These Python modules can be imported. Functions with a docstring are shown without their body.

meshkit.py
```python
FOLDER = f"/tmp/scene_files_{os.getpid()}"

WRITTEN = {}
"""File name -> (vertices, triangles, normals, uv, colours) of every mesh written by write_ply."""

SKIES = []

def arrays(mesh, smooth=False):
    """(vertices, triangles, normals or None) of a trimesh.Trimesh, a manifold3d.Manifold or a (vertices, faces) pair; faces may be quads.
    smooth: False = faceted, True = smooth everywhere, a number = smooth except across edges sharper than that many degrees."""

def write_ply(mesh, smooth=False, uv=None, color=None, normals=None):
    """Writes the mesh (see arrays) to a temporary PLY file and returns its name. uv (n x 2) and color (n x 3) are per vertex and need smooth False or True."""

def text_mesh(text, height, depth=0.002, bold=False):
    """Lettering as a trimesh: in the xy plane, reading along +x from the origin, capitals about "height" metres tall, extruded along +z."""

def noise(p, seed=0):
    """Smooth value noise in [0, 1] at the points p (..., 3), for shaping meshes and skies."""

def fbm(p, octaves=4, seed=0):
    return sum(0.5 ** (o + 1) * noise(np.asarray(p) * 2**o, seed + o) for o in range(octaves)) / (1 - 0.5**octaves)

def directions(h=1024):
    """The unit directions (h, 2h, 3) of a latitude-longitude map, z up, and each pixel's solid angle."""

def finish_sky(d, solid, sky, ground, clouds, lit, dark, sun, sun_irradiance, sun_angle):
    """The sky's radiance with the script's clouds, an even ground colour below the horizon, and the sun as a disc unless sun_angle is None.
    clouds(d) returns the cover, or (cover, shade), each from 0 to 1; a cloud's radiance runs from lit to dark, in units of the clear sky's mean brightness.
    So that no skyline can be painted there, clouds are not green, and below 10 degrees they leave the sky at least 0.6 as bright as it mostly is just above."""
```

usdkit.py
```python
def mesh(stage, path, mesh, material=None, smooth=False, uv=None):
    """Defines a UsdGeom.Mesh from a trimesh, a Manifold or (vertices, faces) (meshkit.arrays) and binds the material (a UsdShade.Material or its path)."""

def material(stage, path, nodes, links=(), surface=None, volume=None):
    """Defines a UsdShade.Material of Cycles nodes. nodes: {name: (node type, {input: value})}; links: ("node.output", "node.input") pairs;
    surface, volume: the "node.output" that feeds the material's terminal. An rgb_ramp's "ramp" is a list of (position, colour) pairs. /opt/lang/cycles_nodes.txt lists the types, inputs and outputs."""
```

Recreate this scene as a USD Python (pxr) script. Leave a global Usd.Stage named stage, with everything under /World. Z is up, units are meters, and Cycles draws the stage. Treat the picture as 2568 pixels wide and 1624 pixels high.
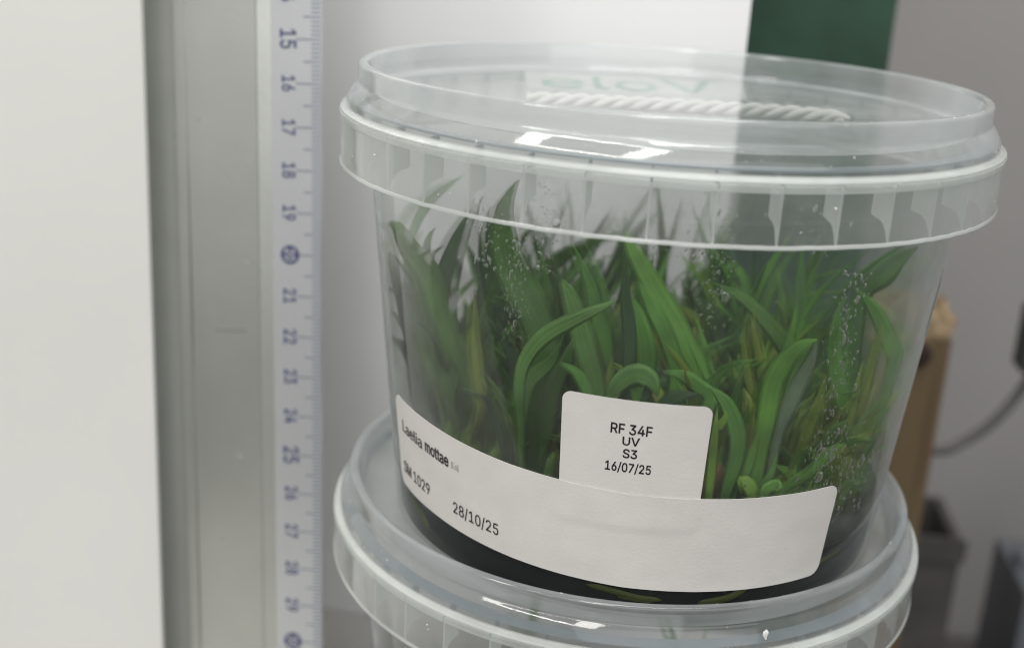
import math, numpy as np, trimesh, usdkit, meshkit
from pxr import Usd, UsdGeom, UsdLux, UsdShade, Gf, Sdf, Vt

stage = Usd.Stage.CreateInMemory()
UsdGeom.SetStageUpAxis(stage, 'Z'); UsdGeom.SetStageMetersPerUnit(stage, 1.0)
UsdGeom.Xform.Define(stage, '/World'); UsdGeom.Scope.Define(stage, '/World/Looks')
rng = np.random.default_rng(7)
mm = 0.001

# ------------------------------------------------------------------ camera
CAM = np.array([0, -0.24797, 0.04482])
YAW, PITCH, ROLL, FPX = -0.11426, 0.31347, 0.05825, 3057.4 / 2568
Fw = np.array([math.sin(YAW) * math.cos(PITCH), math.cos(YAW) * math.cos(PITCH), -math.sin(PITCH)])
Rt = np.cross(Fw, [0, 0, 1]); Rt /= np.linalg.norm(Rt); Up = np.cross(Rt, Fw)
Rt, Up = math.cos(ROLL) * Rt + math.sin(ROLL) * Up, -math.sin(ROLL) * Rt + math.cos(ROLL) * Up
cam = UsdGeom.Camera.Define(stage, '/World/camera')
cam.CreateHorizontalApertureAttr(36.0); cam.CreateVerticalApertureAttr(36.0 * 647 / 1024)
cam.CreateFocalLengthAttr(36.0 * FPX); cam.CreateClippingRangeAttr(Gf.Vec2f(0.01, 50))
cam.CreateFStopAttr(12.0); cam.CreateFocusDistanceAttr(0.215)
cam.CreateExposureAttr(0.0)
M = Gf.Matrix4d(*Rt, 0, *Up, 0, *(-Fw), 0, *CAM, 1)
cam.AddTransformOp().Set(M)

# ------------------------------------------------------------------ light
usdkit.material(stage, '/World/Looks/room_light', {'b': ('background_shader', {'color': (1.0, 0.985, 0.965), 'strength': 0.40})}, surface='b.background')
dome = UsdLux.DomeLight.Define(stage, '/World/room_light')
UsdShade.MaterialBindingAPI.Apply(dome.GetPrim()).Bind(UsdShade.Material.Get(stage, '/World/Looks/room_light'))

def aim(pos, target, up=(0, 0, 1)):
    pos, target = np.array(pos, float), np.array(target, float)
    z = pos - target; z /= np.linalg.norm(z); x = np.cross(up, z); x /= np.linalg.norm(x); y = np.cross(z, x)
    return Gf.Matrix4d(*x, 0, *y, 0, *z, 0, *pos, 1), x, y, z
def rect(name, pos, target, w, h, power, col):
    l = UsdLux.RectLight.Define(stage, '/World/' + name)
    l.CreateWidthAttr(w); l.CreateHeightAttr(h); l.CreateIntensityAttr(power); l.CreateColorAttr(Gf.Vec3f(*col))
    l.AddTransformOp().Set(aim(pos, target)[0])
    return l
def dirv(az, el):
    az, el = math.radians(az), math.radians(el)
    return np.array([math.sin(az) * math.cos(el), -math.cos(az) * math.cos(el), math.sin(el)])
# a frame shaped lamp: two wide glowing ends joined by two thin tubes
LC = dirv(-30, 48) * 0.9
_, lx, ly, lz = aim(LC, (0, 0, 0.01))
WARM = (1.0, 0.97, 0.92)
for nm, ox, oy, w, h in (('lamp_end', -0.26, 0, 0.12, 0.40), ('lamp_end_001', 0.26, 0, 0.12, 0.40), ('lamp_tube', 0, 0.19, 0.40, 0.024), ('lamp_tube_001', 0, -0.19, 0.40, 0.024)):
    p = LC + lx * ox + ly * oy
    rect(nm, p, p - lz, w, h, 11.5 if 'end' in nm else 24.0, WARM)
# a wide pale window in the room behind the viewer
rect('window_light', (0.7, -1.7, 0.75), (0, 0, -0.03), 2.4, 1.5, 1.05, (0.97, 0.99, 1.0))
# broad soft ceiling light high over the front
rect('ceiling_lamp', (0.10, -0.16, 0.86), (0, 0.03, -0.05), 0.42, 0.34, 10.5, (1.0, 0.985, 0.96))

# ------------------------------------------------------------------ helpers
used = {}
def numbered(path):
    n = used.get(path, -1) + 1; used[path] = n
    return path if n == 0 else f'{path}_{n:03d}'
def tag(p, label=None, cat=None, group=None, kind=None):
    for k, v in (('label', label), ('category', cat), ('group', group), ('kind', kind)):
        if v: p.SetCustomDataByKey(k, v)
def thing(name, label, cat, loc=(0, 0, 0), group=None, kind=None):
    x = UsdGeom.Xform.Define(stage, numbered('/World/' + name)); x.AddTranslateOp().Set(Gf.Vec3d(*map(float, loc)))
    p = x.GetPrim(); tag(p, label, cat, group, kind)
    return (str(p.GetPath()), np.array(loc, float), p)
def part(parent, name, mesh, mat, smooth=40, label=None, kind=None):
    """a mesh in world coordinates that becomes a part of its thing"""
    path, loc, _ = parent
    v, f = (mesh.vertices, mesh.faces) if hasattr(mesh, 'vertices') else mesh
    pp = numbered(path + '/' + name)
    m = usdkit.mesh(stage, pp, (np.asarray(v) - loc, np.asarray(f)), L[mat], smooth=smooth)
    m.CreateDoubleSidedAttr(True)
    tag(m.GetPrim(), label, kind=kind)
    return (pp, loc, m.GetPrim())
def holder(parent, name):
    path, loc, _ = parent
    pp = numbered(path + '/' + name)
    return (pp, loc, UsdGeom.Xform.Define(stage, pp).GetPrim())
def box(x0, x1, y0, y1, z0, z1):
    b = trimesh.creation.box((x1 - x0, y1 - y0, z1 - z0)); b.apply_translation(((x0 + x1) / 2, (y0 + y1) / 2, (z0 + z1) / 2)); return b
def lathe(prof, n=192, c=(0, 0), close=False):
    """surface of revolution of (r, z) points in metres"""
    prof = np.array(prof, float); k = len(prof)
    t = np.linspace(0, 2 * np.pi, n, endpoint=False)
    v = np.stack([c[0] + prof[:, 0][None] * np.cos(t)[:, None], c[1] + prof[:, 0][None] * np.sin(t)[:, None], np.broadcast_to(prof[:, 1], (n, k))], -1).reshape(-1, 3)
    f = []
    for i in range(n):
        j = (i + 1) % n
        for a in range(k if close else k - 1):
            b = (a + 1) % k
            f += [[i * k + a, j * k + a, j * k + b], [i * k + a, j * k + b, i * k + b]]
    f = np.array(f)
    tri = v[f]; keep = np.linalg.norm(np.cross(tri[:, 1] - tri[:, 0], tri[:, 2] - tri[:, 0]), axis=1) > 1e-13
    return v, f[keep]
def spline(p, n):
    p = np.array(p, float)
    if len(p) == 2: return p[0] + (p[1] - p[0]) * np.linspace(0, 1, n)[:, None]
    q = np.vstack([2 * p[0] - p[1], p, 2 * p[-1] - p[-2]])
    s = np.linspace(0, len(p) - 1 - 1e-9, n); i = s.astype(int); t = (s - i)[:, None]
    a, b, c, d = q[i], q[i + 1], q[i + 2], q[i + 3]
    return 0.5 * (2 * b + (c - a) * t + (2 * a - 5 * b + 4 * c - d) * t ** 2 + (3 * b - a - 3 * c + d) * t ** 3)
def tube(pts, r, n=10, caps=True):
    pts = np.array(pts, float); k = len(pts); r = np.broadcast_to(r, k)
    tg = np.gradient(pts, axis=0); tg /= np.linalg.norm(tg, axis=1, keepdims=True)
    ref = np.array([0, 0, 1.0]) if abs(tg[0][2]) < .9 else np.array([1.0, 0, 0])
    v = []
    for p, t, rr in zip(pts, tg, r):
        u = np.cross(t, ref); u /= np.linalg.norm(u); w = np.cross(u, t); ref = np.cross(t, u) * -1 if False else ref
        a = np.linspace(0, 2 * np.pi, n, endpoint=False)
        v.append(p + rr * (np.cos(a)[:, None] * u + np.sin(a)[:, None] * w))
    v = np.vstack(v); f = []
    for i in range(k - 1):
        for a in range(n):
            b = (a + 1) % n
            f += [[i * n + a, i * n + b, (i + 1) * n + b], [i * n + a, (i + 1) * n + b, (i + 1) * n + a]]
    if caps:
        for base, s in ((0, 1), ((k - 1) * n, -1)):
            for a in range(1, n - 1): f.append([base, base + a + 1, base + a][::s])
    return v, np.array(f)

# ------------------------------------------------------------------ materials
L = {}
def mat(name, nodes, links=(), surface='p.BSDF'):
    L[name] = usdkit.material(stage, '/World/Looks/' + name, nodes, links, surface=surface)
def plastic(name, lo, hi, power=2.0, rough=0.06, col=(0.86, 0.89, 0.87), bump=0.02, scale=260, tint=(0.97, 0.98, 0.975), f0=0.055, fp=4.0, fog=0.6, blur=0.0):
    """thin milky clear plastic: see-through face on, cloudier at a slant, glossy"""
    mat(name, {
        'lw': ('layer_weight', {'blend': 0.5}),
        'pw': ('math', {'math_type': 'power', 'value2': power}),
        'hz': ('map_range', {'from_min': 0.0, 'from_max': 1.0, 'to_min': lo, 'to_max': hi, 'clamp': True}),
        'g': ('geometry', {}), 'n': ('noise_texture', {'scale': scale, 'detail': 3.0}),
        'bp': ('bump', {'strength': bump, 'distance': 0.001}),
        'fn': ('noise_texture', {'scale': 55.0, 'detail': 4.0, 'roughness': 0.6}), 'fm': ('map_range', {'from_min': 0.35, 'from_max': 0.7, 'to_min': 0.7, 'to_max': 0.7 + fog, 'clamp': True}), 'hf': ('math', {'math_type': 'multiply', 'use_clamp': True}),
        'p5': ('math', {'math_type': 'power', 'value2': fp}),
        'fr': ('math', {'math_type': 'multiply_add', 'value2': 0.85, 'value3': f0, 'use_clamp': True}),
        't0': ('transparent_bsdf', {'color': tint}), 'rf': ('refraction_bsdf', {'color': tint, 'IOR': 1.05, 'roughness': 0.24, 'distribution': 'ggx'}), 't': ('mix_closure', {'fac': blur}),
        'd': ('diffuse_bsdf', {'color': col}), 'tr': ('translucent_bsdf', {'color': col}),
        'dm': ('mix_closure', {'fac': 0.5}), 'a': ('mix_closure', {}), 'gl': ('glossy_bsdf', {'color': (1, 1, 1), 'roughness': rough}), 's': ('mix_closure', {})},
        [('lw.facing', 'pw.value1'), ('pw.value', 'hz.value'), ('lw.facing', 'p5.value1'), ('p5.value', 'fr.value1'),
         ('g.position', 'n.vector'), ('n.fac', 'bp.height'), ('bp.normal', 'gl.normal'),
         ('d.BSDF', 'dm.closure1'), ('tr.BSDF', 'dm.closure2'), ('g.position', 'fn.vector'), ('fn.fac', 'fm.value'), ('hz.result', 'hf.value1'), ('fm.result', 'hf.value2'), ('hf.value', 'a.fac'), ('t0.BSDF', 't.closure1'), ('rf.BSDF', 't.closure2'), ('t.closure', 'a.closure1'), ('dm.closure', 'a.closure2'),
         ('fr.value', 's.fac'), ('a.closure', 's.closure1'), ('gl.BSDF', 's.closure2')], 's.closure')
BLUE = (0.82, 0.86, 0.88)
plastic('wall_plastic', 0.036, 0.5, 3.8, 0.04, fp=5.0, bump=0.012, fog=1.2, blur=0.40)
plastic('lid_plastic', 0.17, 0.9, 2.0, 0.06, BLUE, bump=0.035)
plastic('skirt_plastic', 0.17, 0.9, 2.0, 0.08, bump=0.03)
plastic('rib_plastic', 0.48, 0.75, 2.0, 0.15)
plastic('rim_plastic', 0.22, 0.85, 2.0, 0.08, BLUE)
plastic('ridge_plastic', 0.40, 0.9, 1.5, 0.12, bump=0.12, scale=700)
plastic('edge_plastic', 0.52, 0.95, 1.0, 0.15, bump=0.15, scale=900)
plastic('plate_plastic', 0.11, 0.52, 3.0, 0.10, BLUE, bump=0.08, scale=120, fp=6.0)
plastic('wet_plastic', 0.006, 0.25, 3.0, 0.05, bump=0.01, f0=0.012, fp=5.0)
plastic('seal_plastic', 0.45, 0.8, 2.0, 0.1, (0.30, 0.37, 0.42))
plastic('lower_plate_plastic', 0.22, 0.8, 2.0, 0.12, BLUE, bump=0.08, scale=120)

def solid(name, col, rough=0.5, var=0.0, scale=200, bump=0.0, bscale=600, coat=0.0, spec=0.5, dist=0.0005, metal=0.0):
    c = np.array(col)
    mat(name, {'g': ('geometry', {}), 'n': ('noise_texture', {'scale': scale, 'detail': 4.0}), 'r': ('rgb_ramp', {'ramp': [(0.3, tuple(c * (1 - var))), (0.7, tuple(np.minimum(c * (1 + var), 1)))]}),
               'n2': ('noise_texture', {'scale': bscale, 'detail': 3.0}), 'b': ('bump', {'strength': bump, 'distance': dist}),
               'p': ('principled_bsdf', {'roughness': rough, 'coat_weight': coat, 'specular_ior_level': spec, 'metallic': metal})},
        [('g.position', 'n.vector'), ('n.fac', 'r.fac'), ('r.color', 'p.base_color'), ('g.position', 'n2.vector'), ('n2.fac', 'b.height')] + ([('b.normal', 'p.normal')] if bump else []))
solid('paper', (0.74, 0.72, 0.69), 0.6, 0.03, 160, 0.22, 2200, dist=0.0002)
solid('ink', (0.015, 0.012, 0.014), 0.5)
solid('grey_ink', (0.30, 0.29, 0.28), 0.6)
solid('gel', (0.006, 0.008, 0.008), 0.3, 0.3, 120, spec=0.15)
solid('gel_top', (0.02, 0.028, 0.024), 0.25, 0.5, 220, 0.3, 300)
solid('white_board', (0.66, 0.66, 0.635), 0.75, 0.022, 14, 0.05, 700)
solid('backdrop', (0.80, 0.80, 0.808), 0.8, 0.012, 20, 0.05, 500)
solid('green_paint', (0.018, 0.060, 0.033), 0.6, 0.25, 60, 0.2, 200)
solid('room_wall', (0.31, 0.30, 0.295), 0.9, 0.05, 6, 0.1, 100)
solid('aluminium', (0.70, 0.72, 0.675), 0.34, 0.05, 40, 0.05, 900, metal=0.92)
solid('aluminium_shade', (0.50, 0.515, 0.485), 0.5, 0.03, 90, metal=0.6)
solid('scale_plastic', (0.66, 0.675, 0.69), 0.32, 0.02, 80, metal=0.6)
solid('scale_ink', (0.07, 0.08, 0.17), 0.5)
solid('tick_ink', (0.15, 0.18, 0.25), 0.5)
solid('scuff', (0.24, 0.24, 0.225), 0.9, spec=0.05)
solid('faint_scuff', (0.36, 0.36, 0.34), 0.7, spec=0.1)
solid('cord', (0.74, 0.74, 0.71), 0.8, 0.04, 900, 0.3, 4000)
solid('lid_paper', (0.40, 0.41, 0.39), 0.7, 0.03, 300)
solid('green_ink', (0.015, 0.19, 0.085), 0.6, 0.3, 250)
solid('cable', (0.12, 0.115, 0.113), 0.5)
solid('plug', (0.035, 0.04, 0.038), 0.5)
solid('dark_crate', (0.072, 0.067, 0.064), 0.7, 0.3, 30)
solid('pale_packet', (0.14, 0.148, 0.165), 0.5, 0.1, 30)
solid('bench', (0.085, 0.08, 0.078), 0.7, 0.1, 20)
solid('table', (0.34, 0.33, 0.32), 0.7, 0.1, 20)
solid('crumb', (0.8, 0.8, 0.78), 0.7)
mat('wood', {'g': ('geometry', {}), 'mp': ('mapping', {'scale': (60, 60, 5)}), 'n': ('noise_texture', {'scale': 3.0, 'detail': 4.0}), 'r': ('rgb_ramp', {'ramp': [(0.3, (0.095, 0.064, 0.031)), (0.7, (0.165, 0.117, 0.062))]}), 'p': ('principled_bsdf', {'roughness': 0.6})},
    [('g.position', 'mp.vector'), ('mp.vector', 'n.vector'), ('n.fac', 'r.fac'), ('r.color', 'p.base_color')])
solid('raw_wood', (0.30, 0.22, 0.13), 0.8, 0.35, 120, 0.6, 200)
solid('knot', (0.02, 0.012, 0.008), 0.8)
mat('water', {'gl': ('glass_bsdf', {'color': (1, 1, 1), 'roughness': 0.03, 'IOR': 1.33}), 't': ('transparent_bsdf', {}), 's': ('mix_closure', {'fac': 0.85})}, [('t.BSDF', 's.closure1'), ('gl.BSDF', 's.closure2')], 's.closure')
def leafmat(name, col, var=0.45, rib=0.0, tr=0.5):
    rib *= 0.85
    c = np.array(col)
    mat(name, {'g': ('geometry', {}), 'vm': ('mapping', {'scale': (11.0, 1.6, 1.0)}), 'vn': ('noise_texture', {'scale': 1.0, 'detail': 2.0}), 'vadd': ('math', {'math_type': 'add'}), 'vmul': ('math', {'math_type': 'multiply', 'value2': 0.5}), 'vb': ('bump', {'strength': 0.12, 'distance': 0.0004}),
               'n': ('noise_texture', {'scale': 140.0, 'detail': 3.0}),
               'r': ('rgb_ramp', {'ramp': [(0.3, tuple(c * (1 - var))), (0.7, tuple(c * (1 + var)))]}),
               'uv': ('texture_coordinate', {}), 'sx': ('separate_xyz', {}),
               'rr': ('rgb_ramp', {'ramp': [(0.0, (0, 0, 0)), (0.16, (0.1, 0.1, 0.1)), (0.22, (.8, .8, .8)), (0.30, (0.1, 0.1, 0.1)), (0.44, (0.0, 0.0, 0.0)), (0.5, (1, 1, 1)), (0.56, (0, 0, 0)), (0.70, (0.1, 0.1, 0.1)), (0.78, (.8, .8, .8)), (0.84, (0.1, 0.1, 0.1)), (1.0, (0, 0, 0))]}),
               'bw': ('rgb_to_bw', {}), 'rm': ('math', {'math_type': 'multiply', 'value2': rib}),
               'mx': ('mix', {'color2': tuple(np.minimum(c * 2.2 + .02, 1))}),
               # old growth is yellower near its base
               'sep2': ('separate_xyz', {}), 
               'p': ('principled_bsdf', {'roughness': 0.40, 'specular_ior_level': 0.4}), 't': ('translucent_bsdf', {}), 's': ('mix_closure', {'fac': tr})},
        [('g.position', 'n.vector'), ('uv.UV', 'vm.vector'), ('vm.vector', 'vn.vector'), ('vn.fac', 'vadd.value1'), ('n.fac', 'vadd.value2'), ('vadd.value', 'vmul.value1'), ('vmul.value', 'r.fac'), ('vn.fac', 'vb.height'), ('vb.normal', 'p.normal'), ('r.color', 'mx.color1'), ('uv.UV', 'sx.vector'), ('sx.x', 'rr.fac'), ('rr.color', 'bw.color'), ('bw.val', 'rm.value1'), ('rm.value', 'mx.fac'),
         ('mx.color', 'p.base_color'), ('mx.color', 't.color'), ('p.BSDF', 's.closure1'), ('t.BSDF', 's.closure2')], 's.closure')
leafmat('leaf_dark', (0.085, 0.200, 0.040), rib=0.12)
leafmat('leaf_deep', (0.050, 0.120, 0.040), rib=0.10)
leafmat('leaf_blue', (0.065, 0.145, 0.062), rib=0.05)
leafmat('leaf_grey', (0.10, 0.115, 0.085), rib=0.1)
leafmat('leaf_mid', (0.125, 0.31, 0.056), rib=0.15)
leafmat('leaf_bright', (0.16, 0.36, 0.065), rib=0.2)
leafmat('leaf_light', (0.15, 0.31, 0.085), rib=0.2)
leafmat('leaf_lightrib', (0.14, 0.29, 0.075), rib=0.45)
leafmat('leaf_yellow', (0.24, 0.33, 0.055), rib=0.15)
leafmat('leaf_yellowbright', (0.20, 0.36, 0.05), rib=0.2)
leafmat('leaf_pale', (0.18, 0.26, 0.16), rib=0.25)
leafmat('root', (0.085, 0.11, 0.02), rib=0.0)
leafmat('husk', (0.30, 0.19, 0.08), rib=0.0)

# ------------------------------------------------------------------ the setting
TABLE_Z = -0.1612
def structure(name, mesh, m):
    p = usdkit.mesh(stage, '/World/' + name, mesh, L[m]).GetPrim(); tag(p, kind='structure'); return p
BENCH_Z = -0.36
structure('shelf', box(-0.45, 0.074, -0.16, 0.092, TABLE_Z - 0.02, TABLE_Z), 'table')
structure('shelf_support', box(-0.40, 0.05, -0.12, 0.08, BENCH_Z, TABLE_Z - 0.02), 'table')
structure('bench', box(-2.5, 2.5, -2.6, 0.45, BENCH_Z - 0.03, BENCH_Z), 'bench')
structure('room_wall', box(-2.0, 2.0, 0.46, 0.50, -0.8, 1.6), 'room_wall')

# ------------------------------------------------------------------ upper and lower tub
WA, WB = 0.0586, 0.0984                      # wall radius = WA + WB z
def rw(z): return WA + WB * z
GEL = -0.0618
LOWER = np.array([-0.0017, 0.0053, -0.0873])
def arc(cx, cz, r, a0, a1, n=6):
    a = np.radians(np.linspace(a0, a1, n)); return [(cx + r * math.cos(x), cz + r * math.sin(x)) for x in a]
def turn(start, angles, lengths):
    """profile drawn upwards by its slant (degrees inward from vertical) and length of each stretch"""
    out = [start]
    for a, l in zip(angles, lengths): out.append((out[-1][0] - l * math.sin(math.radians(a)), out[-1][1] + l * math.cos(math.radians(a))))
    return out
SHOULDER = turn((63.35, 11.2), [0, 0, 3, 8, 13, 17, 20] + list(np.linspace(23, 41, 18)) + [42, 34, 24, 14, 5, 1, 0], [.4, .35] + [.10] * 5 + [3.1 / 18] * 18 + [.15] * 6 + [1.0])
RS, ZS = SHOULDER[-1]
RIM = [(RS, ZS), (RS, 18.2), (RS - .05, 18.6), (RS - .2, 18.9), (RS - .5, 19.08), (RS - .9, 19.12), (RS - 1.4, 19.1), (RS - 1.75, 18.95), (RS - 1.95, 18.7), (RS - 2.05, 18.3)]
INNER = [(RS - 2.05, 18.3), (RS - 2.3, 16.0), (RS - 2.6, 14.2), (RS - 2.75, 13.8), (RS - 3.1, 13.5), (56.8, 13.4)]
def sc(p, o): return [(r * mm, z * mm + o[2]) for r, z in p]
def make_tub(label, off, plate_mat):
    o = off; c = (o[0], o[1])
    base_z = o[2] - 0.0738
    t = thing('plastic_tub', label, 'tub', (o[0], o[1], base_z))
    zs = np.linspace(GEL - 0.0003, 0.0120, 24); zf = np.linspace(-0.0725, GEL - 0.0003, 8)
    foot = [(rw(-0.0738) - 0.0020, base_z + 0.0), (rw(-0.0734) - 0.0008, base_z + 0.0004), (rw(-0.0730), base_z + 0.0010)] + [(rw(z), o[2] + z) for z in zf]
    part(t, 'wall', lathe([(rw(z), o[2] + z) for z in zs], 224, c), 'wall_plastic', True)
    part(t, 'wall_foot', lathe(foot, 224, c), 'wet_plastic', True)
    part(t, 'base', lathe([(0, base_z), (rw(-0.0738) - 0.0021, base_z)], 96, c), 'wall_plastic', True)
    part(t, 'tub_rim', lathe(sc([(59.8, 11.6), (62.4, 11.6), (62.4, 12.0), (59.8, 12.0)], o), 160, c, True), 'seal_plastic', 30)
    lid = holder(t, 'lid')
    part(lid, 'shoulder', lathe(sc(SHOULDER, o), 256, c), 'lid_plastic', True)
    part(lid, 'rim', lathe(sc(RIM, o), 256, c), 'rim_plastic', True)
    part(lid, 'inner_wall', lathe(sc(INNER, o), 224, c), 'lid_plastic', True)
    part(lid, 'top_plate', lathe(sc([(0, 13.4), (20, 13.4), (40, 13.4), (56.8, 13.4)], o), 128, c), plate_mat, True)
    part(lid, 'ledge', lathe(sc([(63.35, 11.2), (63.4, 10.9), (64.1, 10.75), (64.6, 10.5), (64.65, 10.25), (64.3, 10.1), (63.3, 10.1), (63.2, 10.8)], o), 256, c, True), 'edge_plastic', 30)
    for k in range(40):
        tt_ = np.radians(-1.0 + 9 * k + np.linspace(.16, 8.84, 9)); pr = [(63.5, 9.95), (64.72, 9.95), (64.78, 9.7), (64.78, 9.0), (64.6, 8.72), (63.9, 8.8)]
        V = np.vstack([[[c[0] + r * mm * math.sin(a), c[1] - r * mm * math.cos(a), z * mm + o[2]] for r, z in pr] for a in tt_]); F = []
        for i in range(8):
            for q in range(6):
                a_, b_ = i * 6 + q, i * 6 + (q + 1) % 6; F += [[a_, b_, b_ + 6], [a_, b_ + 6, a_ + 6]]
        for q in range(1, 5): F += [[0, q + 1, q], [48, 48 + q, 48 + q + 1]]
        part(lid, 'ridge_segment', (V, np.array(F)), 'ridge_plastic', 35)
    part(lid, 'skirt', lathe(sc([(64.5, 8.7), (64.5, 5), (64.5, 0.6)], o), 256, c), 'skirt_plastic', True)
    # the lower edge is a little ragged
    n = 320; lip = lathe(sc([(64.5, 0.6), (64.72, 0.35), (64.72, -0.05), (64.3, -0.1), (64.2, 0.3)], o), n, c, True)
    lv = np.array(lip[0]); lv[:, 2] += (meshkit.noise(np.stack([lv[:, 0] * 900, lv[:, 1] * 900, 0 * lv[:, 2]], -1), 3) - .5) * 0.00012
    part(lid, 'skirt_lip', (lv, lip[1]), 'edge_plastic', 40)
    # radial ribs between skirt and wall
    prof = [(64.35, 8.8), (64.35, 0.5), (64.0, 1.5), (63.5, 2.6), (62.9, 3.4), (62.2, 3.8), (61.2, 4.0), (60.1, 4.3), (60.1, 8.8)]
    topp = [(63.3, 12.3), (63.3, 9.0), (61.6, 9.0), (61.6, 12.3)]
    from shapely.geometry import Polygon
    rib0 = trimesh.creation.extrude_polygon(Polygon(prof), 0.45, engine='earcut')
    for k in range(40):
        th = math.radians(-1.0 + 9 * k)
        v = rib0.vertices.copy(); r, z, w = v[:, 0] * mm, v[:, 1] * mm, (v[:, 2] - .225) * mm
        x = c[0] + r * math.sin(th) + w * math.cos(th); y = c[1] - r * math.cos(th) + w * math.sin(th)
        part(lid, 'rib', (np.stack([x, y, z + o[2]], -1), rib0.faces), 'rib_plastic', False)
    # short ticks under the shoulder
    for k in range(40):
        th = math.radians(-1.0 + 9 * k)
        tick = trimesh.creation.box((0.0003, 0.0018, 0.0022)); v = tick.vertices + [0, 0, 0.0109 - 0.0006]
        r = 0.0620 - v[:, 1]; w = v[:, 0]
        part(lid, 'stud', (np.stack([c[0] + r * math.sin(th) + w * math.cos(th), c[1] - r * math.cos(th) + w * math.sin(th), v[:, 2] + o[2] - 0.0], -1), tick.faces), 'seal_plastic', False)
    return t
upper = make_tub('upper clear lidded tub with white name labels, full of green seedlings', np.zeros(3), 'plate_plastic')
lower = make_tub('lower clear lidded tub carrying the other tub, mostly below the picture', LOWER, 'lower_plate_plastic')

def dust(t, o, n, spread):
    ov = np.array([(1, 0, 0), (-1, 0, 0), (0, 1, 0), (0, -1, 0), (0, 0, 1), (0, 0, -1)], float); of = np.array([(0, 2, 4), (2, 1, 4), (1, 3, 4), (3, 0, 4), (2, 0, 5), (1, 2, 5), (3, 1, 5), (0, 3, 5)])
    V, F = [], []
    for k in range(n):
        a = math.radians(rng.uniform(*spread)); q = rng.random()
        if q < .5: r, z = SHOULDER[int(rng.integers(2, len(SHOULDER) - 2))]
        elif q < .75: r, z = 64.6, rng.uniform(9.0, 10.5)
        elif q < .9: r, z = 64.5, rng.uniform(.3, 8)
        else: r, z = RS - rng.uniform(.3, 1.6), 19.12
        s = .00003 * math.exp(abs(rng.normal(0, .7))); v = ov * s * rng.uniform(.5, 1.8, (6, 1))
        V.append(v + [o[0] + r * mm * math.sin(a), o[1] - r * mm * math.cos(a), z * mm + o[2]]); F.append(of + 6 * k)
    part(t, 'dust', (np.vstack(V), np.vstack(F)), 'crumb', False, 'fine white dust specks on the lid', 'stuff')
dust(upper, np.zeros(3), 240, (-80, 80)); dust(lower, LOWER, 260, (-80, 80))
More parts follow.
